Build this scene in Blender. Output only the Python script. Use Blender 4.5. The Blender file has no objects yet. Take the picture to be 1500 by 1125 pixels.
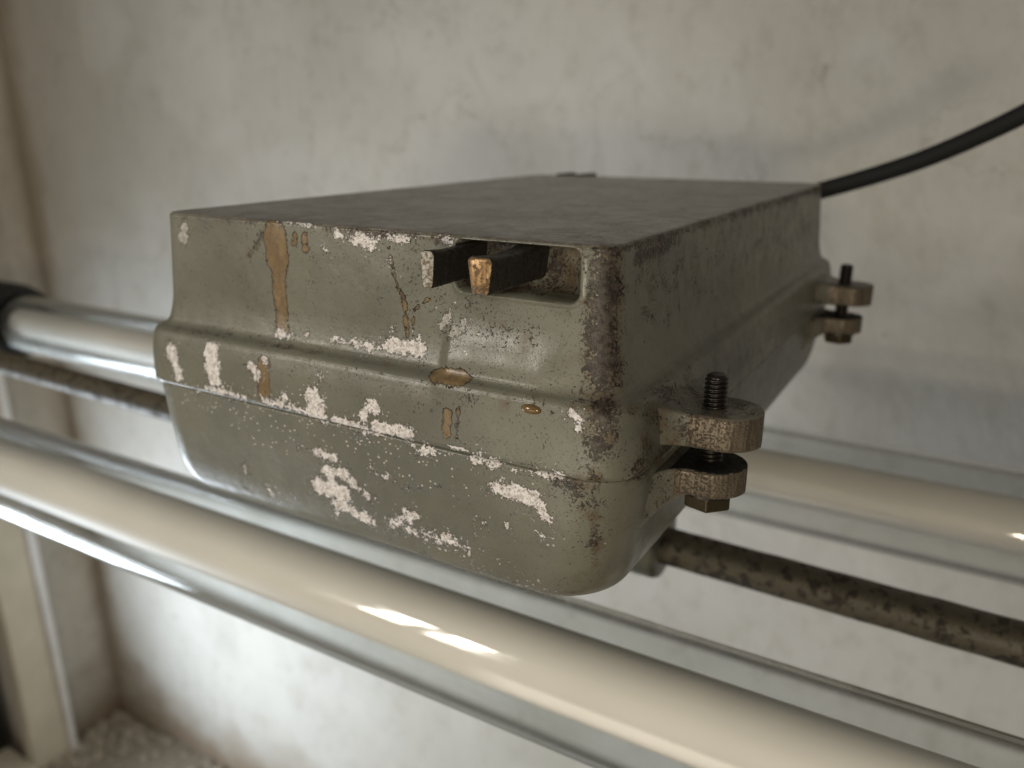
import bpy, bmesh, math, random
import numpy as np
from mathutils import Vector

random.seed(4); rng = np.random.default_rng(4)
sc = bpy.context.scene
col = sc.collection

# ------------------------------------------------------------------ camera
F_PX = 1173.0
PITCH = math.atan(375 / F_PX); YAW = math.radians(30.4)
fw = np.array([-math.sin(YAW) * math.cos(PITCH), math.cos(YAW) * math.cos(PITCH), -math.sin(PITCH)])
rt = np.array([math.cos(YAW), math.sin(YAW), 0.0]); up = np.cross(rt, fw)
cam_d = bpy.data.cameras.new('camera'); cam = bpy.data.objects.new('camera', cam_d); col.objects.link(cam)
cam.location = (0, 0, 0); cam.rotation_euler = (math.pi / 2 - PITCH, 0, YAW)
cam_d.sensor_width = 36; cam_d.lens = 36 * F_PX / 1500
cam_d.clip_start = 0.01; cam_d.clip_end = 50
cam_d.dof.use_dof = True; cam_d.dof.focus_distance = 0.31; cam_d.dof.aperture_fstop = 7.0
sc.camera = cam

# ------------------------------------------------------------------ light
world = bpy.data.worlds.new('World'); sc.world = world; world.use_nodes = True
bg = world.node_tree.nodes['Background']; bg.inputs[0].default_value = (0.80, 0.78, 0.74, 1); bg.inputs[1].default_value = 0.085

def area(name, loc, target, sx, sy, power, colr):
    l = bpy.data.lights.new(name, 'AREA'); l.shape = 'RECTANGLE'; l.size = sx; l.size_y = sy
    l.energy = power; l.color = colr
    o = bpy.data.objects.new(name, l); col.objects.link(o); o.location = loc
    d = Vector(target) - Vector(loc); o.rotation_euler = d.to_track_quat('-Z', 'Y').to_euler()
    return o
wl = area('window_light', (-1.74, 0.32, -1.12), (-0.55, 1.1, -0.92), 0.6, 0.55, 12, (0.80, 0.90, 1.0))
wl.data.spread = math.radians(140)
# the room window, four panes parted by its bars
for k, (dx, dz) in enumerate(((-.10, .0), (.04, .0), (-.10, -.22), (.04, -.22))):
    area('pane_light', (-1.03 + dx, -0.95 - dx * .8, 0.48 + dz), (-0.2, 0.6, -0.2), 0.11, 0.17, 2.25, (1.0, 0.94, 0.83))
area('low_light', (-0.45, -1.0, -0.55), (-0.2, 0.5, -0.25), 0.75, 0.45, 3.4, (1.0, 0.90, 0.76))
area('warm_light', (0.30, -1.0, -0.12), (0.0, 0.6, -0.25), 0.26, 0.09, 6.5, (1.0, 0.87, 0.68))
area('side_light', (0.75, -0.55, 0.10), (-0.1, 0.35, -0.12), 0.2, 0.4, 0.3, (1.0, 0.80, 0.55))

vs = sc.view_settings
sc.display_settings.display_device = 'sRGB'
vs.view_transform = 'Standard'; vs.look = 'None'; vs.exposure = 0.10; vs.gamma = 1.0; vs.use_curve_mapping = False
sc.cycles.max_bounces = 12; sc.cycles.transparent_max_bounces = 16
sc.cycles.use_denoising = True

# ------------------------------------------------------------------ pixel helper (1500x1125 photo pixel -> point on a plane of the box)
def ray(x, y): return fw + rt * (x - 750) / F_PX - up * (y - 562.5) / F_PX
def on_y(x, y, Y): d = ray(x, y); return d * Y / d[1]
def on_x(x, y, X): d = ray(x, y); return d * X / d[0]
def on_z(x, y, Z): d = ray(x, y); return d * Z / d[2]
def front_pt(x, y):
    s = (y - 187) / (x + 1350)
    Y = float(np.interp(s, [0.077, 0.163, 0.196, 0.234, 0.236, 0.29, 0.31], [.264, .2605, .2493, .2485, .2505, .2535, .258]))
    return on_y(x, y, Y)

# ------------------------------------------------------------------ node helpers
def new_mat(name):
    m = bpy.data.materials.new(name); m.use_nodes = True; nt = m.node_tree
    for n in list(nt.nodes): nt.nodes.remove(n)
    out = nt.nodes.new('ShaderNodeOutputMaterial'); b = nt.nodes.new('ShaderNodeBsdfPrincipled')
    nt.links.new(b.outputs[0], out.inputs[0]); return m, nt, b, out
class NT:
    def __init__(s, nt): s.nt = nt
    def put(s, sock, v):
        if hasattr(v, 'is_output') or isinstance(v, bpy.types.NodeSocket): s.nt.links.new(v, sock)
        elif isinstance(v, (tuple, list)) and len(v) == 3 and sock.type == 'RGBA': sock.default_value = (*v, 1)
        else: sock.default_value = v
    def math(s, op, a, b=0.0, c=None, clamp=False):
        n = s.nt.nodes.new('ShaderNodeMath'); n.operation = op; n.use_clamp = clamp
        s.put(n.inputs[0], a); s.put(n.inputs[1], b)
        if c is not None: s.put(n.inputs[2], c)
        return n.outputs[0]
    def mix(s, f, a, b):
        n = s.nt.nodes.new('ShaderNodeMix'); n.data_type = 'RGBA'
        s.put(n.inputs[0], f); s.put(n.inputs[6], a); s.put(n.inputs[7], b); return n.outputs[2]
    def ramp(s, v, lo, hi, a=0.0, b=1.0):
        n = s.nt.nodes.new('ShaderNodeMapRange'); n.interpolation_type = 'SMOOTHSTEP'
        s.put(n.inputs[0], v); s.put(n.inputs[1], lo); s.put(n.inputs[2], hi); s.put(n.inputs[3], a); s.put(n.inputs[4], b)
        return n.outputs[0]
    def noise(s, vec, scale, detail=4, rough=0.55, dist=0.0):
        n = s.nt.nodes.new('ShaderNodeTexNoise'); s.put(n.inputs['Vector'], vec)
        n.inputs['Scale'].default_value = scale; n.inputs['Detail'].default_value = detail
        n.inputs['Roughness'].default_value = rough; n.inputs['Distortion'].default_value = dist
        return n.outputs[0]
    def voro(s, vec, scale):
        n = s.nt.nodes.new('ShaderNodeTexVoronoi'); s.put(n.inputs['Vector'], vec); n.inputs['Scale'].default_value = scale
        return n.outputs[0]
    def pos(s): return s.nt.nodes.new('ShaderNodeTexCoord').outputs['Object']
    def scaled(s, vec, sc3):
        n = s.nt.nodes.new('ShaderNodeMapping'); s.put(n.inputs[0], vec); n.inputs['Scale'].default_value = sc3; return n.outputs[0]
    def attr(s, name):
        n = s.nt.nodes.new('ShaderNodeAttribute'); n.attribute_name = name; return n.outputs['Fac']
    def sep(s, vec):
        n = s.nt.nodes.new('ShaderNodeSeparateXYZ'); s.put(n.inputs[0], vec); return n.outputs
    def bump(s, h, strength, dist, normal=None):
        n = s.nt.nodes.new('ShaderNodeBump'); s.put(n.inputs['Height'], h)
        n.inputs['Strength'].default_value = strength; n.inputs['Distance'].default_value = dist
        if normal is not None: s.put(n.inputs['Normal'], normal)
        return n.outputs[0]

# ------------------------------------------------------------------ materials
def paint_material():
    m, nt, b, out = new_mat('worn_grey_paint'); g = NT(nt); P = g.pos()
    low = g.noise(P, 14, 3); mid = g.noise(P, 120, 5, .6); fine = g.noise(P, 900, 4, .6); vfine = g.noise(P, 2600, 2)
    paint = g.mix(g.ramp(low, .35, .65), (.172, .170, .132), (.128, .128, .100))
    paint = g.mix(g.math('MULTIPLY', g.ramp(mid, .45, .75), .35), paint, (.15, .133, .098))
    # dust film and fine dark pits everywhere
    pits = g.ramp(g.noise(P, 1100, 3, .5), .635, .68)
    paint = g.mix(g.math('MULTIPLY', pits, .6), paint, (.07, .055, .04))
    # rust-coloured wash where the dirt and shade field is low-medium
    gr = g.attr('grime_shade')
    wash = g.math('MULTIPLY', g.ramp(g.math('ADD', g.math('MULTIPLY', mid, .9), g.math('MULTIPLY', gr, .55)), .62, .88), g.ramp(gr, .02, .35))
    c = g.mix(g.math('MULTIPLY', wash, .75), paint, (.115, .078, .045))
    # heavy pitting
    dsum = g.math('ADD', g.math('ADD', g.math('MULTIPLY', g.noise(P, 800, 4, .7), .62), g.math('MULTIPLY', g.noise(P, 110, 4, .6), .38)), g.math('MULTIPLY', gr, .26))
    heavy = g.math('MULTIPLY', g.ramp(dsum, .64, .69), g.ramp(gr, .01, .15))
    dark = g.mix(g.ramp(g.noise(P, 300, 4, .7), .40, .62), (.018, .013, .010), (.075, .060, .048))
    c = g.mix(heavy, c, dark)
    # dusty dark top face
    px_ = g.sep(P); topm = g.ramp(px_[2], .1462, .1467)
    tb = g.mix(g.ramp(g.noise(P, 28, 5, .65, .5), .35, .65), (.12, .104, .085), (.27, .245, .21))
    tb = g.mix(g.math('MULTIPLY', g.ramp(g.noise(P, 95, 6, .75, .4), .50, .62), .6), tb, (.085, .070, .056))
    tb = g.mix(g.math('MULTIPLY', g.ramp(g.noise(P, 420, 4, .7), .50, .60), .5), tb, (.34, .31, .27))
    c = g.mix(topm, c, tb)
    # amber varnish runs
    dr = g.attr('drip'); dn = g.math('ADD', dr, g.math('MULTIPLY', g.math('SUBTRACT', g.noise(P, 260, 6, .7), .5), .0065))
    drip = g.ramp(dn, .0002, -.0002)
    rim = g.math('MULTIPLY', g.ramp(dn, -.0011, -.0001), g.math('MULTIPLY', drip, g.ramp(mid, .35, .6, .4, 1)))
    amber = g.mix(g.ramp(g.noise(g.scaled(P, (1, 1, .3)), 260, 4), .35, .7), (.235, .155, .068), (.155, .098, .042))
    amber = g.mix(g.math('MULTIPLY', g.ramp(fine, .6, .68), .5), amber, (.30, .25, .16))
    amber = g.mix(g.math('MULTIPLY', g.ramp(g.noise(P, 420, 5, .7), .50, .60), .6), amber, (.13, .085, .045))
    amber = g.mix(g.math('MULTIPLY', rim, .9), amber, (.05, .028, .014))
    c = g.mix(g.math('MULTIPLY', drip, .84), c, amber)
    # white primer specks
    sp = g.attr('speck')
    spn = g.math('MULTIPLY', g.ramp(g.voro(g.scaled(P, (1, 1, 1.2)), 380), .22, .17), g.ramp(g.math('ADD', g.noise(P, 160, 2), g.math('MULTIPLY', sp, .35)), .74, .78))
    c = g.mix(spn, c, (.58, .53, .49))
    # flaked patches showing chalky primer and bare casting
    ch = g.attr('chip')
    cn = g.math('ADD', ch, g.math('MULTIPLY', g.math('SUBTRACT', g.noise(P, 230, 8, .75), .5), .0125))
    cn = g.math('ADD', cn, g.math('MULTIPLY', g.math('SUBTRACT', g.noise(P, 1100, 4, .7), .5), .0062))
    chip = g.ramp(cn, .00012, -.00012)
    edge = g.math('MULTIPLY', g.ramp(cn, .0012, .0001), g.ramp(mid, .45, .6))
    c = g.mix(g.math('MULTIPLY', edge, .5), c, (.10, .07, .045))
    faint = g.attr('faint')
    chipc = g.mix(g.ramp(g.noise(P, 420, 6, .75), .44, .60), (.76, .735, .73), (.47, .43, .40))
    chipc = g.mix(g.math('MULTIPLY', g.ramp(g.noise(P, 1100, 4, .7), .54, .62), .75), chipc, (.16, .12, .10))
    sat = g.math('MULTIPLY', g.ramp(g.noise(P, 620, 3, .6), .62, .645), g.ramp(ch, .0052, .0022))
    chip = g.math('MAXIMUM', chip, sat)
    c = g.mix(g.math('MULTIPLY', chip, g.math('SUBTRACT', 1.0, faint)), c, chipc)
    nt.links.new(c, b.inputs['Base Color'])
    b.inputs['Specular IOR Level'].default_value = .5
    r = g.math('ADD', .35, g.math('MULTIPLY', g.math('SUBTRACT', mid, .5), .35))
    r = g.math('SUBTRACT', r, g.math('MULTIPLY', drip, .05)); r = g.math('ADD', r, g.math('MULTIPLY', chip, .35))
    r = g.math('ADD', r, g.math('MULTIPLY', heavy, .15))
    nt.links.new(r, b.inputs['Roughness'])
    h = g.math('ADD', g.math('MULTIPLY', fine, .18), g.math('MULTIPLY', vfine, .10))
    h = g.math('SUBTRACT', h, g.math('MULTIPLY', chip, .8)); h = g.math('ADD', h, g.math('MULTIPLY', drip, .7))
    h = g.math('SUBTRACT', h, g.math('MULTIPLY', heavy, .45)); h = g.math('SUBTRACT', h, g.math('MULTIPLY', pits, .25))
    n1 = g.bump(low, .5, .002); n2 = g.bump(mid, .35, .0008, n1)
    n3 = g.bump(g.math('SUBTRACT', g.math('MULTIPLY', drip, .5), chip), .9, .00035, n2)
    nt.links.new(g.bump(h, .8, .0004, n3), b.inputs['Normal'])
    return m

def worn_metal(name, c1, c2, c3, rough=.42, metal=.55, scale=500, streak=True):
    m, nt, b, out = new_mat(name); g = NT(nt); P = g.pos()
    n = g.noise(P, scale, 5, .65); st = g.noise(g.scaled(P, (1, 1, .06)), 900, 3) if streak else g.noise(P, 900, 3)
    c = g.mix(g.ramp(st, .35, .65), c1, c2)
    sp = g.ramp(n, .50, .60)
    c = g.mix(g.math('MULTIPLY', sp, .85), c, c3)
    nt.links.new(c, b.inputs['Base Color'])
    nt.links.new(g.math('MULTIPLY', g.math('SUBTRACT', 1.0, sp), metal), b.inputs['Metallic'])
    nt.links.new(g.math('ADD', rough, g.math('MULTIPLY', sp, .3)), b.inputs['Roughness'])
    h = g.math('ADD', g.math('MULTIPLY', st, .5), g.math('MULTIPLY', sp, -.6))
    nt.links.new(g.bump(h, .7, .0004), b.inputs['Normal']); return m

def simple(name, c, rough=.5, metal=0.0, bump=0.0, scale=800):
    m, nt, b, out = new_mat(name); g = NT(nt)
    P = g.pos(); n = g.noise(P, scale, 4)
    nt.links.new(g.mix(n, tuple(v * .8 for v in c), tuple(min(1, v * 1.2) for v in c)), b.inputs['Base Color'])
    b.inputs['Roughness'].default_value = rough; b.inputs['Metallic'].default_value = metal
    if bump: nt.links.new(g.bump(n, bump, .0004), b.inputs['Normal'])
    return m

def glass_material():
    m = bpy.data.materials.new('clear_glass'); m.use_nodes = True; nt = m.node_tree; g = NT(nt)
    for n in list(nt.nodes): nt.nodes.remove(n)
    out = nt.nodes.new('ShaderNodeOutputMaterial'); mx = nt.nodes.new('ShaderNodeMixShader')
    tr = nt.nodes.new('ShaderNodeBsdfTransparent'); gl = nt.nodes.new('ShaderNodeBsdfGlossy'); gl.inputs['Roughness'].default_value = .03
    lw = nt.nodes.new('ShaderNodeLayerWeight'); lw.inputs['Blend'].default_value = .5
    tint = g.mix(g.ramp(lw.outputs['Facing'], .80, .98), (.965, .972, .97), (.22, .23, .22))
    nt.links.new(tint, tr.inputs[0])
    fr = g.math('MULTIPLY_ADD', g.math('POWER', lw.outputs['Facing'], 5.0), .94, .042)
    P = g.pos(); dust = g.noise(g.scaled(P, (.25, 1, 1)), 90, 5, .6)
    nt.links.new(g.ramp(dust, .40, .75, .02, .22), gl.inputs['Roughness'])
    nt.links.new(fr, mx.inputs[0])
    rf = nt.nodes.new('ShaderNodeBsdfRefraction'); rf.inputs['IOR'].default_value = 1.47; rf.inputs['Roughness'].default_value = .02
    rf.inputs['Color'].default_value = (.93, .95, .95, 1)
    m2 = nt.nodes.new('ShaderNodeMixShader'); nt.links.new(g.ramp(lw.outputs['Facing'], .45, .85, 0, .8), m2.inputs[0])
    nt.links.new(tr.outputs[0], m2.inputs[1]); nt.links.new(rf.outputs[0], m2.inputs[2])
    nt.links.new(m2.outputs[0], mx.inputs[1]); nt.links.new(gl.outputs[0], mx.inputs[2])
    nt.links.new(mx.outputs[0], out.inputs[0]); return m

def wall_material(name, base, warm, corner_x=None, corner_y=None, floor_z=None):
    m, nt, b, out = new_mat(name); g = NT(nt); P = g.pos(); xyz = g.sep(P)
    n1 = g.noise(P, 1.5, 3, .5, .4); n2 = g.noise(P, 6, 3, .5, .3); n3 = g.noise(g.scaled(P, (1, 1, .3)), 4.0, 2, .5)
    c = g.mix(g.ramp(n1, .35, .65), base, warm)
    c = g.mix(g.math('MULTIPLY', g.ramp(n2, .45, .75), .40), c, tuple(v * .80 for v in base))
    c = g.mix(g.math('MULTIPLY', g.ramp(n3, .5, .8), .5), c, (warm[0] * .86, warm[1] * .88, warm[2] * .82))
    spots = g.ramp(g.noise(P, 22, 3, .5), .70, .76)
    c = g.mix(g.math('MULTIPLY', spots, .35), c, (.22, .17, .11))
    sm = g.ramp(g.noise(g.scaled(P, (1.3, 1.3, .8)), 9, 6, .72, .8), .52, .72)
    c = g.mix(g.math('MULTIPLY', sm, .38), c, (.36, .335, .27))
    fm = g.ramp(g.noise(g.scaled(P, (1, 1, .7)), 34, 6, .7), .50, .70)
    c = g.mix(g.math('MULTIPLY', fm, .30), c, (.33, .30, .245))
    ck = g.ramp(g.math('ABSOLUTE', g.math('SUBTRACT', g.noise(P, 2.6, 7, .6, .5), .5)), .0035, .0010)
    c = g.mix(g.math('MULTIPLY', g.math('MULTIPLY', ck, g.ramp(n2, .5, .6)), .45), c, (.24, .20, .15))
    wh = g.ramp(g.noise(P, 3.3, 3, .6, .3), .55, .68)
    c = g.mix(g.math('MULTIPLY', wh, .28), c, (.66, .65, .62))
    flies = g.ramp(g.voro(P, 9), .045, .02); c = g.mix(g.math('MULTIPLY', flies, g.ramp(n1, .5, .6, 0, .6)), c, (.14, .10, .06))
    def stain(coord, at, width, amt, colr):
        d = g.math('ABSOLUTE', g.math('SUBTRACT', coord, at))
        d = g.math('ADD', d, g.math('MULTIPLY', g.math('SUBTRACT', n2, .5), width * 1.6))
        return g.math('MULTIPLY', g.ramp(d, width, 0.0), amt), colr
    for coord, at, w, a in ((xyz[0], corner_x, .075, .6), (xyz[1], corner_y, .035, .5), (xyz[2], floor_z, .22, .9)):
        if at is None: continue
        f, cc = stain(coord, at, w, a, None); c = g.mix(f, c, (.25, .185, .12))
    nt.links.new(c, b.inputs['Base Color']); b.inputs['Roughness'].default_value = .85
    nt.links.new(g.bump(g.math('ADD', n2, g.math('MULTIPLY', g.noise(P, 60, 4), .3)), .4, .01), b.inputs['Normal'])
    return m

M_paint = paint_material()
M_lug = worn_metal('worn_lug_metal', (.20, .16, .11), (.10, .080, .056), (.055, .04, .028), .42, .35, 1000)
M_gap_shade = worn_metal('grimy_gap_shade', (.012, .010, .009), (.02, .016, .012), (.008, .006, .005), .7, 0, 500, False)  # near-black lug tops: shade of the gap painted in, along with grime
M_finger = worn_metal('corroded_hinge_metal', (.042, .035, .028), (.028, .024, .020), (.012, .010, .008), .6, .2, 380, False)
M_fend_w = worn_metal('chalky_end_metal', (.46, .45, .42), (.30, .26, .20), (.13, .085, .05), .65, .05, 620, False)
M_fend_o = worn_metal('brassy_end_metal', (.42, .26, .12), (.20, .12, .05), (.07, .045, .025), .4, .45, 520, True)
M_bolt = simple('blackened_steel', (.05, .044, .04), .33, .8, .3)
M_head = simple('oily_bolt_head', (.085, .068, .04), .35, .7, .3)
M_rod = worn_metal('rusty_rod_paint', (.135, .108, .070), (.085, .075, .052), (.022, .016, .011), .5, .1, 130, False)
M_rubber = simple('black_rubber', (.012, .012, .012), .55)
M_cable = simple('black_cable_sheath', (.003, .003, .0033), .75)
M_lamp = simple('cream_lamp_coating', (.84, .79, .72), .5, 0, 0, 6)
M_alu = simple('lamp_cap_aluminium', (.6, .6, .6), .3, .9)
M_glass = glass_material()
XW, YW, ZF = -1.968, 1.10, -1.625
M_wall = wall_material('stained_plaster', (.58, .56, .515), (.48, .448, .39), XW, None, ZF)
M_side = wall_material('stained_side_plaster', (.66, .62, .555), (.58, .53, .45), None, YW, ZF)
M_frame = simple('cream_frame_paint', (.68, .62, .50), .45, 0, .2, 12)
M_sunlit = simple('sunlit_edge_white', (.85, .85, .84), .35, 0, .1, 12)  # bright white puts sunlight on the frame edge into the colour
M_void = simple('unlit_opening_black', (.010, .012, .010), .6)
M_floor = wall_material('dusty_concrete', (.30, .26, .205), (.17, .135, .095))
M_grass_tag = simple('amber_resin', (.16, .10, .04), .12)

# ------------------------------------------------------------------ object helpers
def tag(o, label=None, cat=None, group=None, kind=None):
    for k, v in (('label', label), ('category', cat), ('group', group), ('kind', kind)):
        if v: o[k] = v
    return o
def empty(name, loc, **k):
    o = bpy.data.objects.new(name, None); col.objects.link(o); o.location = loc; o.empty_display_size = .02; return tag(o, **k)
def mesh_obj(name, verts, faces, mats, parent=None, smooth=True, attrs=None, mat_idx=None, origin=None):
    """verts are world coordinates; stored relative to the top-level parent's origin"""
    V = np.asarray(verts, dtype=float)
    off = np.zeros(3)
    top = parent
    if top is not None:
        while top.parent: top = top.parent
        off = np.array(top.location)
    elif origin is not None: off = np.array(origin)
    me = bpy.data.meshes.new(name); me.from_pydata((V - off).tolist(), [], faces); me.validate(verbose=False)
    for mt in (mats if isinstance(mats, (list, tuple)) else [mats]): me.materials.append(mt)
    if mat_idx is not None: me.polygons.foreach_set('material_index', mat_idx)
    me.polygons.foreach_set('use_smooth', [smooth] * len(me.polygons))
    if attrs:
        for k, a in attrs.items():
            at = me.attributes.new(k, 'FLOAT', 'POINT'); at.data.foreach_set('value', np.asarray(a, dtype=np.float32))
    me.update()
    o = bpy.data.objects.new(name, me); col.objects.link(o)
    if parent is not None: o.parent = parent
    elif origin is not None: o.location = origin
    return o
def rings_to_mesh(rings, cap0=True, cap1=True):
    n = len(rings[0]); V = np.concatenate(rings); F = []
    for i in range(len(rings) - 1):
        a, b = i * n, (i + 1) * n
        for j in range(n):
            k = (j + 1) % n; F.append((a + j, a + k, b + k, b + j))
    if cap0: F.append(tuple(range(n - 1, -1, -1)))
    if cap1: F.append(tuple(range((len(rings) - 1) * n, len(rings) * n)))
    return V, F
def sharp(o, angle=35):
    mod = o.modifiers.new('edges', 'EDGE_SPLIT'); mod.split_angle = math.radians(angle); return o
def revolve(profile, origin, axis, n=64, cap=True):
    """profile: list of (t along axis, radius)"""
    ax = Vector(axis).normalized(); a = ax.orthogonal().normalized(); b = ax.cross(a); rings = []
    for t, r in profile:
        rings.append(np.array([list(Vector(origin) + ax * t + (a * math.cos(q) + b * math.sin(q)) * r) for q in [2 * math.pi * k / n for k in range(n)]]))
    return rings_to_mesh(rings, cap, cap)
def tube_path(pts, r, n=20):
    pts = [Vector(p) for p in pts]; rings = []; nrm = None
    for i, p in enumerate(pts):
        t = (pts[min(i + 1, len(pts) - 1)] - pts[max(i - 1, 0)]).normalized()
        nrm = t.orthogonal().normalized() if nrm is None else (nrm - t * nrm.dot(t)).normalized()
        bn = t.cross(nrm)
        rings.append(np.array([list(p + (nrm * math.cos(q) + bn * math.sin(q)) * r) for q in [2 * math.pi * k / n for k in range(n)]]))
    return rings_to_mesh(rings)
def catmull(P, per=12):
    P = [Vector(p) for p in P]; P = [P[0] * 2 - P[1]] + P + [P[-1] * 2 - P[-2]]; out = []
    for i in range(1, len(P) - 2):
        for k in range(per):
            t = k / per; a, b, c, d = P[i - 1:i + 3]
            out.append(.5 * ((2 * b) + (c - a) * t + (2 * a - 5 * b + 4 * c - d) * t * t + (3 * b - a - 3 * c + d) * t ** 3))
    out.append(P[-2]); return out
def boxv(x0, x1, y0, y1, z0, z1):
    V = [(x, y, z) for x in (x0, x1) for y in (y0, y1) for z in (z0, z1)]
    F = [(0, 1, 3, 2), (4, 6, 7, 5), (0, 4, 5, 1), (2, 3, 7, 6), (0, 2, 6, 4), (1, 5, 7, 3)]
    return V, F
def bevel(o, w, seg=3):
    m = o.modifiers.new('bevel', 'BEVEL'); m.width = w; m.segments = seg; m.limit_method = 'ANGLE'; return o

# ------------------------------------------------------------------ setting
def grid_wall(name, p0, du, dv, nu, nv, mat, thick):
    V = []; F = []; p0 = np.array(p0); du = np.array(du); dv = np.array(dv)
    for i in range(nu + 1):
        for j in range(nv + 1): V.append(p0 + du * i / nu + dv * j / nv)
    for i in range(nu):
        for j in range(nv):
            a = i * (nv + 1) + j; F.append((a, a + nv + 1, a + nv + 2, a + 1))
    return tag(mesh_obj(name, V, F, mat), kind='structure')
V, F = boxv(XW - .3, 3.2, YW, YW + .2, ZF - .1, 1.6); tag(mesh_obj('wall_back', V, F, M_wall, smooth=False), kind='structure')
V, F = boxv(XW - .2, XW, .86, YW - .001, ZF - .1, 1.6); tag(mesh_obj('wall_side', V, F, M_side, smooth=False), kind='structure')
V, F = boxv(XW - .5, 3.2, -2.2, YW + .1, ZF - .2, ZF); tag(mesh_obj('floor', V, F, M_floor, smooth=False), kind='structure')
# a dark doorway in the side wall with its cream frame
dr = empty('door_frame', (XW, .5, ZF), label='cream painted door frame around a dark opening at the left edge, out of focus', cat='door frame')
for (a, b, c, d, e, f_) in ((XW - .02, XW + .025, .835, .925, ZF, .62), (XW - .02, XW + .025, -.12, -.03, ZF, .62)):
    V, F = boxv(a, b, c, d, e, f_); bevel(mesh_obj('jamb', V, F, M_frame, dr, smooth=False), .006)
V, F = boxv(XW - .02, XW + .027, -.14, .945, .62, .71); bevel(mesh_obj('lintel', V, F, M_frame, dr, smooth=False), .006)
V, F = boxv(XW - .12, XW + .035, -.03, .835, ZF, ZF + .03); bevel(mesh_obj('threshold', V, F, M_frame, dr, smooth=False), .006)
V, F = boxv(XW + .002, XW + .040, .926, .942, ZF, .62); bevel(mesh_obj('moulding', V, F, M_sunlit, dr, smooth=False), .004)
V, F = boxv(XW - .14, XW - .10, -.03, .835, ZF + .032, .62)  # added near-black panel, stands in for the unlit space behind the opening
tag(mesh_obj('dark panel', V, F, M_void, smooth=False, origin=(XW - .12, .4, ZF)), label='almost black panel added inside the cream frame, standing in for the dark space beyond', cat='dark panel')

# plaster crumbs and dust swept into the corner
rc = np.random.default_rng(11); bmc = bmesh.new()
for k in range(520):
    q = rc.random(2); dx = .95 * q[0] ** 2.0; dy = .30 * q[1] ** 1.7
    if rc.random() < .35: dx, dy = .16 * rc.random() ** 1.5, .5 * rc.random() ** 1.4
    r = .004 + .013 * rc.random() ** 3
    st_ = bmesh.ops.create_icosphere(bmc, subdivisions=1, radius=r)['verts']
    for v in st_:
        v.co = Vector((v.co.x * (1 + .4 * rc.random()) + XW + .012 + dx, v.co.y * (1 + .4 * rc.random()) + YW - .012 - dy, v.co.z * .7 + rc.normal(0, r * .12) + ZF + r * .35))
me = bpy.data.meshes.new('plaster_crumbs'); bmc.to_mesh(me); bmc.free()
me.materials.append(simple('crumbled_plaster', (.40, .35, .28), .9, 0, .5, 40))
o = bpy.data.objects.new('plaster_crumbs', me); col.objects.link(o); tag(o, 'loose crumbs of fallen plaster in the bottom left corner', 'rubble', kind='stuff')

# ------------------------------------------------------------------ the cast box
X0, X1, Y0, Y1 = -.358, -.113, .264, .658
BASE = (-.233, .461, -.187)
def ratio(s):
    d = ray(500, 187 + s * 1850); return -d[2] / d[1]
def zed(s, off): return -ratio(s) * (Y0 - off)
def interp_stations(st, step):
    """st rows: z, off, r -> dense rings with monotone arc spacing"""
    st = np.array(st); seg = np.sqrt(np.diff(st[:, 0]) ** 2 + np.diff(st[:, 1]) ** 2); s = np.r_[0, np.cumsum(seg)]
    n = int(s[-1] / step); t = np.unique(np.r_[np.linspace(0, s[-1], n), s])
    return np.stack([np.interp(t, s, st[:, k]) for k in range(3)], 1)
def ring(z, off, r, nF=300, nC=26, nR=300, nB=40, nL=70, xl=0, ):
    x0, x1, y0, y1 = X0 - off, X1 + off, Y0 - off, Y1 + off; P = []
    def edge(ax, ay, bx, by, n):
        t = np.arange(n) / n; P.append(np.stack([ax + (bx - ax) * t, ay + (by - ay) * t], 1))
    def corner(cx, cy, a0, n):
        t = a0 + (math.pi / 2) * np.arange(n) / n; P.append(np.stack([cx + r * np.cos(t), cy + r * np.sin(t)], 1))
    edge(x0 + r, y0, x1 - r, y0, nF); corner(x1 - r, y0 + r, -math.pi / 2, nC)
    edge(x1, y0 + r, x1, y1 - r, nR); corner(x1 - r, y1 - r, 0, nC)
    edge(x1 - r, y1, x0 + r, y1, nB); corner(x0 + r, y1 - r, math.pi / 2, nC)
    edge(x0, y1 - r, x0, y0 + r, nL); corner(x0 + r, y0 + r, math.pi, nC)
    A = np.concatenate(P); return np.c_[A, np.full(len(A), z)]
def smooth_profile(pts, r, k=5):
    """round the corners of a (z, off) polyline by quadratic blends"""
    out = [pts[0]]
    for i in range(1, len(pts) - 1):
        a, b, c = map(np.array, (pts[i - 1], pts[i], pts[i + 1])); rr = r[i]
        if rr <= 0: out.append(tuple(b)); continue
        la, lc = np.linalg.norm(a[:2] - b[:2]), np.linalg.norm(c[:2] - b[:2]); d = min(rr, la * .49, lc * .49)
        p, q = b + (a - b) * d / la, b + (c - b) * d / lc
        for t in np.linspace(0, 1, k): out.append(tuple((1 - t) ** 2 * p + 2 * t * (1 - t) * b + t * t * q))
    out.append(pts[-1]); return out

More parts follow.
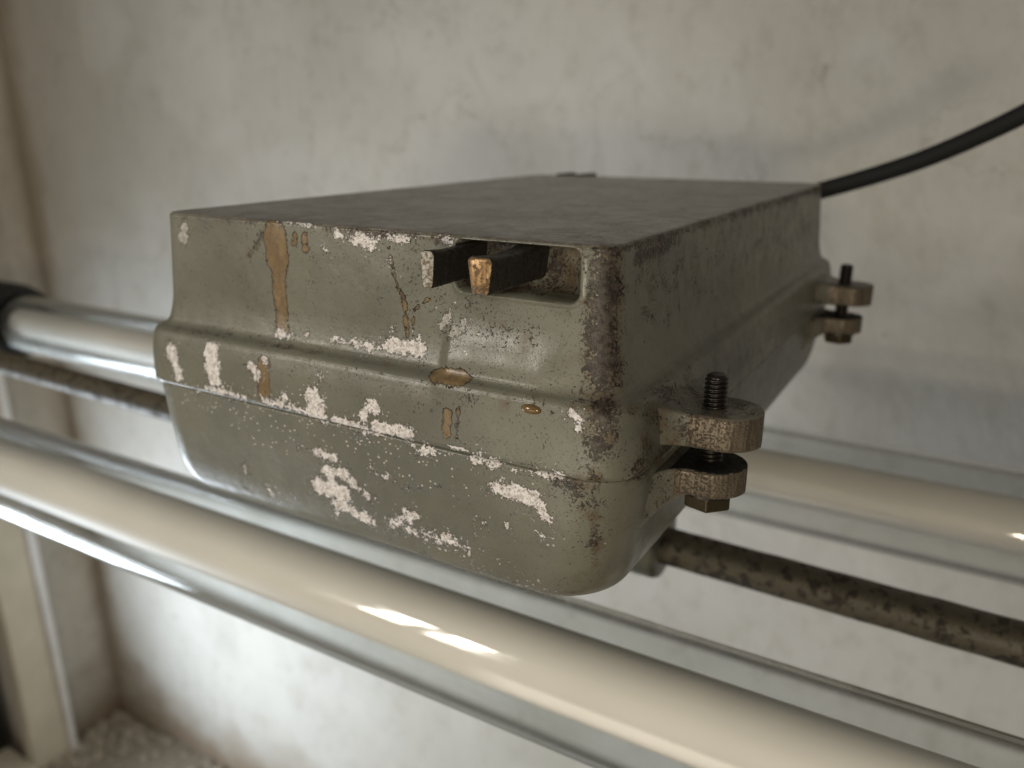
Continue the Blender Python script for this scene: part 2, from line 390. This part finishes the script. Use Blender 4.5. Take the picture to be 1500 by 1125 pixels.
# painted-surface fields: capsules in photo pixels laid on the box faces  (x0,y0,x1,y1,radius_px[,face])
CH = [(249,512,262,550,6),(308,513,313,553,9),(303,520,306,530,6),(367,535,376,549,5),(467,550,468,552,3),(418,581,420,584,5),
 (458,584,465,602,11),(450,605,475,612,5),(303,568,360,582,3),(387,588,445,602,3),(487,616,533,628,5),(550,626,597,635,7),(533,610,547,590,5),
 (547,590,550,600,5),(520,632,563,637,2),(613,657,637,663,5),(660,655,700,664,1.5),(700,673,733,680,5),(750,687,827,698,3),(733,713,783,727,9),
 (720,712,740,705,5),(793,737,803,757,6),(747,767,747,770,4),(798,782,799,785,4),(700,760,713,763,3),(700,787,750,823,1.8),(750,823,813,863,2.2),
 (840,603,847,627,5),(443,653,457,657,2),(467,660,493,670,5),(483,690,510,693,7),(473,710,510,720,10),(505,735,553,760,9),(577,763,610,753,7),
 (600,767,647,787,7),(655,783,670,790,9),(545,764,588,772,5),(640,778,692,800,7),(488,700,500,745,7),(677,800,702,815,3),(553,690,567,695,3),(573,695,603,712,3),(403,715,405,720,6),(417,723,418,724,3),
 (433,727,434,728,1.5),(700,827,750,847,2),(750,847,783,860,2),(640,790,700,812,2),(478,366,480,367,3),(495,343,525,350,3),(525,351,545,359,6),(570,379,571,382,2.5),
 (405,487,420,493,4),(450,490,452,491,2.5),(487,497,520,503,2.5),(520,503,567,510,3),(573,506,618,511,7),(613,495,615,500,3),(577,482,577.5,482.5,1),
 (290,572,292,574,2),(515,700,545,725,6),(405,322,460,330,2),(560,345,600,350,3),(655,350,664,352,4),(385,525,390,530,3),(600,748,605,760,6)]
FAINT = [(272,335,270,345,7),(362,683,363,685,5),(365,707,367,708,4),(248,520,262,550,4),(655,465,650,475,5),(680,475,665,490,5),(770,870,700,850,2)]
DRIP = [(404,345,408,380,15),(407,380,411,440,9),(411,440,414,482,8),(447,347,448,364,4),(385,532,387,582,8),(640,550,676,556,9),(655,603,655,636,5),
 (571,363,580,407,1.6),(580,407,593,443,1.8),(593,443,597,490,2.6),(630,437,607,453,1.6),(607,453,606,492,1.6),(690,555,672,600,1.4),(672,600,668,640,1.2),(435,345,432,355,3)]
GR = [(888,380,880,640,75,.30),(830,660,870,860,60,.28),(600,420,800,520,60,.28),(893,370,886,560,32,1.0),(882,560,882,650,28,.85),(790,690,860,712,14,.5),(846,372,852,470,5,.6),(872,700,872,840,12,.85),(560,565,850,600,26,.33),(700,455,800,520,30,.42),(620,400,700,420,14,.4),
 (385,345,365,375,8,.55),(480,335,660,352,7,.6),(255,320,400,326,5,.5),(640,540,780,545,12,.3),(820,700,860,740,22,.55),(250,480,400,505,8,.35),(400,505,620,535,8,.45),
 (640,440,690,480,22,.3),(520,790,700,830,7,.35),(700,830,850,872,7,.45),(240,560,850,697,4,.35)]
GRS = [(920,365,1200,278,11,.9),(935,380,1000,352,14,.8),(900,560,1000,570,26,.6),(905,600,905,690,22,.55),(940,640,990,700,22,.5),(996,352,994,470,3,.75),(972,470,970,520,3,.6),
 (1170,290,1165,400,22,.55),(960,520,1190,400,16,.4),(930,420,1190,330,70,.38),(960,600,1150,500,60,.32),(930,590,1000,620,30,.55),(930,700,980,650,26,.6),(1000,560,1030,540,14,.5),(930,440,960,470,16,.45),(890,720,885,850,14,.6),(1000,640,1180,440,14,.3)]
SPK = [(270,590,640,680,45,.8),(420,600,600,650,30,.9),(640,680,820,760,30,.4),(640,450,690,500,26,.55),(270,560,360,640,20,.6)]
def side_pt(x, y): return on_x(x, y, -.1105 if y < 560 - .55 * (x - 860) else -.0985)
def caps(P, items, fn, sdf=True):
    best = np.full(len(P), .05 if sdf else 0.0)
    for it in items:
        a, b = fn(it[0], it[1]), fn(it[2], it[3]); ab = b - a; L = max(ab @ ab, 1e-12)
        depth = float(a @ fw); r = it[4] * (1.55 if sdf else 1) * depth / F_PX
        t = np.clip(((P - a) @ ab) / L, 0, 1); d = np.linalg.norm(P - (a + t[:, None] * ab), axis=1)
        if sdf: best = np.minimum(best, d - r)
        else: best = np.maximum(best, it[5] * np.clip(1.0 - (d - r * .1) / (r * 1.9), 0, 1))
    return best
def fields(V):
    V = np.asarray(V); near = (V[:, 1] < .31); out = {}
    chip = np.full(len(V), .05); drip = chip.copy(); faint = np.zeros(len(V)); sp = faint.copy()
    chip[near] = np.minimum(caps(V[near], CH, front_pt), caps(V[near], FAINT, front_pt))
    fz = caps(V[near], FAINT, front_pt); cz = caps(V[near], CH, front_pt)
    faint[near] = np.clip((cz - fz) / .002, 0, .55)
    drip[near] = caps(V[near], DRIP, front_pt); sp[near] = caps(V[near], SPK, front_pt, False)
    gr = np.maximum(caps(V, GR, front_pt, False), caps(V, GRS, side_pt, False)); gr[V[:, 0] < -.4] = 0
    gr = np.maximum(gr, .17)
    return dict(chip=chip, drip=drip, faint=faint, speck=sp, grime_shade=gr)

jb = empty('junction_box', BASE, label='worn grey cast metal box with flaking paint and amber runs, above the rusty rod', cat='ballast box')

# cover
s0, s1 = .163, .196
prof = [(-.0400, -.0012, .009), (-.0402, 0, .010), (-.0412, .0008, .0105), (zed(.158, .0035), .0035, .0115), (zed(.178, .0065), .0062, .013),
        (zed(.1865, .0125), .0125, .017), (zed(.205, .0147), .0147, .019), (zed(.2325, .0155), .0155, .020), (zed(.2342, .0145), .0148, .020)]
prof = smooth_profile(prof, [0, 0, 0, .006, .004, .005, .004, .0006, 0], 6)
st = interp_stations(prof, .0008)
rings = [ring(*s) for s in st]
def pocket(R):
    R = R.copy(); m = (R[:, 1] < Y0 + .002) & (R[:, 0] > -.19) & (R[:, 0] < -.118)
    x, z = R[m, 0], R[m, 2]; cx, cz, hx, hz, rr = -.1525, -.0516, .0275, .0102, .004
    qx, qz = np.abs(x - cx) - (hx - rr), np.abs(z - cz) - (hz - rr)
    sd = np.hypot(np.maximum(qx, 0), np.maximum(qz, 0)) + np.minimum(np.maximum(qx, qz), 0) - rr
    k = np.clip(-sd / .0022, 0, 1); k = k * k * (3 - 2 * k)
    er = np.clip((cx + hx - x) / .022, 0, 1); fr = np.sqrt(np.clip(1 - (1 - er) ** 2, 0, 1))
    ez = np.clip((z - (cz - hz)) / .007, 0, 1); fz = np.sqrt(np.clip(1 - (1 - ez) ** 2, 0, 1))
    lip = np.exp(-((sd - .0008) / .0009) ** 2) * .0007
    R[m, 1] += .013 * k * (.12 + .88 * fr) * (.3 + .7 * fz) - lip
    return R
rings = [pocket(R) for R in rings]
ztop = -.0400
inner = [ring(ztop + .00005, -.003, .008), ring(ztop + .00005, -.05, .006)]
V, F = rings_to_mesh(inner[::-1] + rings, True, True)
F = [f[::-1] for f in F]
# gentle casting unevenness
V = V.copy()
def sst(a): a = np.clip(a, 0, 1); return a * a * (3 - 2 * a)
bw = sst((V[:, 0] + .187) / .007) * (1 - sst((V[:, 0] + .140) / .024)) * (V[:, 1] < Y0 + .001)
V[:, 1] -= .0034 * bw * np.exp(-((V[:, 2] + .0885) / .0095) ** 2)
V[:, 1] += .00025 * np.sin(V[:, 0] * 61) * np.sin(V[:, 2] * 83 + 1); V[:, 0] += .00025 * np.sin(V[:, 1] * 47 + 2) * np.sin(V[:, 2] * 71)
cf = fields(V)
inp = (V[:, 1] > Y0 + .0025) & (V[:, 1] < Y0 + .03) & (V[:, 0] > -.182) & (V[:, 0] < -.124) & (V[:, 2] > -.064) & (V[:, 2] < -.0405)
cf['grime_shade'][inp] = np.maximum(cf['grime_shade'][inp], .62); cf['chip'][inp] = .05  # recess darkened in colour to stand in for its shade
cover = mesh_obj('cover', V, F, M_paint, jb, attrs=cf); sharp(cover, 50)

# base
zb = -.1836
prof = [(zed(.2342, .0135), .0135, .022), (zed(.2365, .0146), .0146, .023), (zed(.27, .0135), .0135, .024), (-.1700, .0118, .025),
        (-.1790, .0098, .026), (-.1850, .0062, .027), (-.1893, .0000, .028), (-.1912, -.0080, .028), (-.1918, -.0180, .028)]
prof = smooth_profile(prof, [0, .0012, .004, .004, .003, .004, .004, .004, 0], 6)
st = interp_stations(prof, .0009); rings = [ring(*s) for s in st] + [ring(-.1918, -.06, .02)]
V, F = rings_to_mesh(rings, True, True); F = [f[::-1] for f in F]
V = V.copy(); tt = np.clip((-.126 - V[:, 2]) / .066, 0, 1) ** 1.25; V[:, 0] -= .0062 * tt * np.clip((V[:, 0] + .23) / .12, 0, 1)
V[:, 1] += .0003 * np.sin(V[:, 0] * 53 + 1) * np.sin(V[:, 2] * 90); V[:, 0] += .0003 * np.sin(V[:, 1] * 41) * np.sin(V[:, 2] * 66 + 2)
base = mesh_obj('base', V, F, M_paint, jb, attrs=fields(V)); sharp(base, 50)

# hinge fingers in the pocket
def finger(xa, xb, ye, zt, zb2, end_mat):
    n = 24; rings = []
    for y in np.r_[ye, ye + .0005, np.linspace(ye + .0015, .276, 30)]:
        ins = .0010 if y == ye else (.0003 if y < ye + .001 else 0)
        drop = .0012 * math.sin((y - ye) * 90)  # slight wear
        w = (xb - xa) / 2 - ins; h = (zt - zb2) / 2 - ins; cx, cz = (xa + xb) / 2, (zt + zb2) / 2; R = []
        taper = .0009 * (1 if True else 0)
        for (sx, sz, a0) in ((1, 1, 0), (-1, 1, 90), (-1, -1, 180), (1, -1, 270)):
            for k in range(6):
                a = math.radians(a0 + 90 * k / 5); r = .0017
                X = cx + sx * (w - r) + r * math.cos(a); Z = cz + sz * (h - r) + r * math.sin(a)
                X = cx + (X - cx) * (1 - .20 * (cz - Z) / h)
                R.append((X + rng.normal(0, .00008), y, Z - (drop if Z > cz else 0) + rng.normal(0, .00008)))
        rings.append(np.array(R))
    V, F = rings_to_mesh(rings, True, True); idx = [0] * len(F)
    for i, f in enumerate(F):
        if len(f) > 4 and f[0] < 30: idx[i] = 1
        elif np.mean([V[v][1] for v in f]) < ye + .0009: idx[i] = 1
    return sharp(mesh_obj('hinge_lug', V, F, [M_finger, end_mat], jb, mat_idx=idx), 40)
f1 = finger(-.1795, -.1738, .2385, -.0428, -.0570, M_fend_w); f1['label'] = 'hinge lug with a chalky white end'
f2 = finger(-.1545, -.1455, .2330, -.0425, -.0560, M_fend_o); f2['label'] = 'hinge lug with a brassy worn end'

# two lugs on the right side, cover and base halves, with their bolts
def lug(parent, cx, cy, R, zb_, zt_, xb, gus_top, gus_bot, flare):
    xs = np.r_[np.linspace(xb - .008, cx, 26), cx + R * np.sin(np.linspace(0, math.pi / 2, 26)[1:])]
    rings = []
    for x in xs:
        w = R if x <= cx else math.sqrt(max(R * R - (x - cx) ** 2, 0))
        t = max(0.0, (cx - .004 - x) / (cx - .004 - xb)); w += flare * min(t, 1.3) ** 2.2
        w = max(w, .0006); zt = zt_ + gus_top * min(t, 1.3) ** 2; zb2 = zb_ - gus_bot * min(t, 1.3) ** 2
        e = max(0, (x - (cx + R - .0015)) / .0015); rr = min(.0018, w * .9); Rg = []
        for (sx, sz, a0) in ((1, 1, 0), (-1, 1, 90), (-1, -1, 180), (1, -1, 270)):
            for k in range(7):
                a = math.radians(a0 + 15 * k)
                Rg.append((x, cy + sx * (w - rr) + rr * math.cos(a), (zt if sz > 0 else zb2) - sz * rr + rr * math.sin(a)))
            # subdivide edges
        Rg = np.array(Rg); rings.append(Rg)
    V, F = rings_to_mesh(rings, True, True)
    V = V.copy(); V[:, 2] += rng.normal(0, .00004, len(V)); 
    idx = []
    for f in F:
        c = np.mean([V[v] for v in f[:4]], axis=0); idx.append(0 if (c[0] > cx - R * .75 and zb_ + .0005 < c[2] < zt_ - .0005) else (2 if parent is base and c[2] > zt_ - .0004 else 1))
    A = fields(V); A['grime_shade'] = np.maximum(A['grime_shade'], .42); A['chip'][:] = .05; A['drip'][:] = .05
    o = mesh_obj('lug', V, F, [M_lug, M_paint, M_gap_shade], parent, attrs=A, mat_idx=idx); return sharp(o, 55)
def bolt(x, y, ztop, zhead, r=.0047):
    prof = [(zhead, .0), (zhead, .0088), (zhead + .0007, .0094), (zhead + .0060, .0094), (zhead + .0066, .0088), (zhead + .0067, .0112), (zhead + .0079, .0112), (zhead + .008, r)]
    b = revolve([(zhead, .0), (zhead, .0090), (zhead + .0008, .0104), (zhead + .0066, .0104), (zhead + .0066, r)], (x, y, 0), (0, 0, 1), 6, False)
    hd = bevel(mesh_obj('bolt', b[0], b[1], M_head, jb, smooth=False), .0005)
    w_ = revolve([(zhead + .0067, r), (zhead + .0067, .0112), (zhead + .0082, .0112), (zhead + .0082, r)], (x, y, 0), (0, 0, 1), 40, False)
    sharp(mesh_obj('washer', w_[0], w_[1], M_bolt, hd), 30)
    z0 = zhead + .008; pitch = .00185; n = 40; turns = (ztop - .002 - z0) / pitch; rings = []; steps = int(turns * 10)
    # helical thread
    zs = np.linspace(z0, ztop, int((ztop - z0) / pitch * 10))
    for z in zs:
        R = []
        for k in range(n):
            a = 2 * math.pi * k / n; ph = ((z - z0) / pitch - k / n) % 1.0; d = abs(ph - .5) * 2
            rr = r - .0011 * max(0, min(1, (d - .25) / .6)) if z < ztop - .0012 else (r - .0006) * math.sqrt(max(.0, 1 - ((z - ztop + .0012) / .0016) ** 2))
            R.append((x + rr * math.cos(a), y + rr * math.sin(a), z))
        rings.append(np.array(R))
    V, F = rings_to_mesh(rings); mesh_obj('thread', V, F, M_bolt, hd)
    return hd
pc = on_z(1064, 597, -.106)
for (cx, cy) in ((float(pc[0]), float(pc[1])), (float(pc[0]) + .001, .612)):
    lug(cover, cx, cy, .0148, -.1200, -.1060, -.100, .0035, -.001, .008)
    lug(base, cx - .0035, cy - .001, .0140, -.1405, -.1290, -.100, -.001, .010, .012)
    bolt(cx - .0045, cy - .0005, -.0925, -.1492)
# mirrored lugs on the hidden left side
for cy in (float(pc[1]), .612):
    for (par, a, b_, g1, g2) in ((cover, -.1212, -.1060, .007, -.001), (base, -.1405, -.1290, -.001, .010)):
        o = lug(par, float(pc[0]), cy, .0140, a, b_, -.100, g1, g2, .010)
        me = o.data
        for v in me.vertices: v.co.x = -v.co.x
        me.flip_normals()
# hinge lugs on the rear edge of the top (only their tips show above the edge)
for xx in (-.318, -.338):
    V, F = boxv(xx, xx + .009, Y1 - .006, Y1 + .02, -.056, -.0385); bevel(mesh_obj('hinge_lug', V, F, M_finger, jb, smooth=False), .0015)
# rod clamps under the base
RY, RZ, RR = .508, -.2905, .0136
for (xa, xb) in ((-.222, -.168), (-.298, -.245)):
    rings = []
    for x, ins in ((xa, .002), (xa + .002, 0), (xb - .004, 0), (xb - .001, .0012), (xb, .0035)):
        R = []; w = .0262 - ins
        for k in range(25):
            a = math.pi + math.pi * k / 24; R.append((x, RY + w * math.cos(a), RZ + w * math.sin(a)))
        for k in range(8): R.append((x, RY + w + .004 * (k / 7) ** 2, RZ + (k + 1) / 8 * (-.190 - RZ)))
        for k in range(8): R.append((x, RY - w - .004 * ((7 - k) / 7) ** 2, RZ + (8 - k) / 8 * (-.190 - RZ)))
        rings.append(np.array(R))
    V, F = rings_to_mesh(rings); A = fields(V)
    sharp(mesh_obj('rod_clamp', V, F, M_paint, jb, attrs=A), 50)
# hardened amber drop hanging under the ledge
pt = front_pt(777, 600); V = []; rings = []
for i in range(9):
    th = math.pi * i / 8; rr = math.sin(th)
    rings.append(np.array([(pt[0] + .0046 * math.cos(th), pt[1] + .0008 - .0020 * rr * math.sin(q), pt[2] + .0020 * rr * math.cos(q)) for q in np.linspace(0, 2 * math.pi, 16, endpoint=False)]))
V, F = rings_to_mesh(rings, False, False); mesh_obj('resin_drop', V, F, M_grass_tag, jb)

# ------------------------------------------------------------------ rod, tubes, lamps, cable
V, F = revolve([(t, RR + .00012 * math.sin(t * 130) + rng.normal(0, .00005)) for t in np.linspace(0, 2.35, 200)], (-1.45, RY, RZ), (1, 0, 0), 48)
V = V.copy(); V[:, 2] -= .0145 * (V[:, 0] + .23)
tag(mesh_obj('support_rod', V, F, M_rod, origin=(-.27, RY, RZ)), label='rusty brown pitted steel rod passing under the grey box between the glass tubes', cat='rod')

XL, XR_ = -1.265, .76
def glass_tube(y, z, R, label):
    t = empty('glass_tube', (-.23, y, z), label=label, cat='glass tube', group='glass tubes either side of the rod')
    Lg = XR_ - XL
    prof = [(0, R), (Lg, R), (Lg, R - .0030), (0, R - .0030), (0, R)]
    V, F = revolve(prof, (XL, y, z), (1, 0, 0), 128, False)
    sharp(mesh_obj('glass', V, F, M_glass, t), 40)
    for (x0, s) in ((XL, 1), (XR_, -1)):
        pr = [(-.09, .0), (-.09, R + .010), (-.085, R + .0145), (-.004, R + .0145), (0, R + .013), (.012, R + .011), (.014, R + .009), (.014, R + .0004), (-.02, R + .0004), (-.02, .0)]
        V, F = revolve([(a * s, b) for a, b in pr], (x0, y, z), (1, 0, 0), 72, False)
        sharp(mesh_obj('end_sleeve', V, F, M_rubber, t), 30)
    return t
def lamp(y, z, r, label):
    t = empty('fluorescent_lamp', (-.23, y, z), label=label, cat='lamp', group='lamps inside the glass tubes')
    V, F = revolve([(0, r * .9), (.004, r), (XR_ - XL - .034, r), (XR_ - XL - .03, r * .9)], (XL + .015, y, z), (1, 0, 0), 96)
    sharp(mesh_obj('lamp_tube', V, F, M_lamp, t), 50)
    for (a, b) in ((XL - .012, XL + .0148), (XR_ - .0148, XR_ + .012)):
        V, F = revolve([(0, r * .8), (.003, r * 1.01), (b - a, r * 1.01)], (a, y, z), (1, 0, 0), 48)
        sharp(mesh_obj('lamp_cap', V, F, M_alu, t), 40)
    return t
FY, FZ, FR = .3600, -.3060, .0427
BY, BZ, BR = .6530, -.2830, .0427
glass_tube(FY, FZ, FR, 'clear glass tube in front of the rod, larger in view and running under the box')
glass_tube(BY, BZ, BR, 'clear glass tube behind the rod nearer the wall, black sleeve on its end')
lamp(FY, FZ, .0236, 'cream lamp inside the front glass tube')
lamp(BY, BZ, .0215, 'cream lamp inside the rear glass tube near the wall')

path = catmull([(-.20, .676, -.068), (-.16, .686, -.060)] + [tuple(on_y(x, y, Y)) for x, y, Y in ((1207, 278, .690), (1282, 256.5, .688), (1350, 234, .684), (1420, 205, .678), (1500, 167, .670), (1600, 112, .66))])
V, F = tube_path(path, .0068); tag(mesh_obj('power_cable', V, F, M_cable, origin=(-.2, .668, -.062)), label='thick black cable curving up to the right from the back of the box', cat='cable')
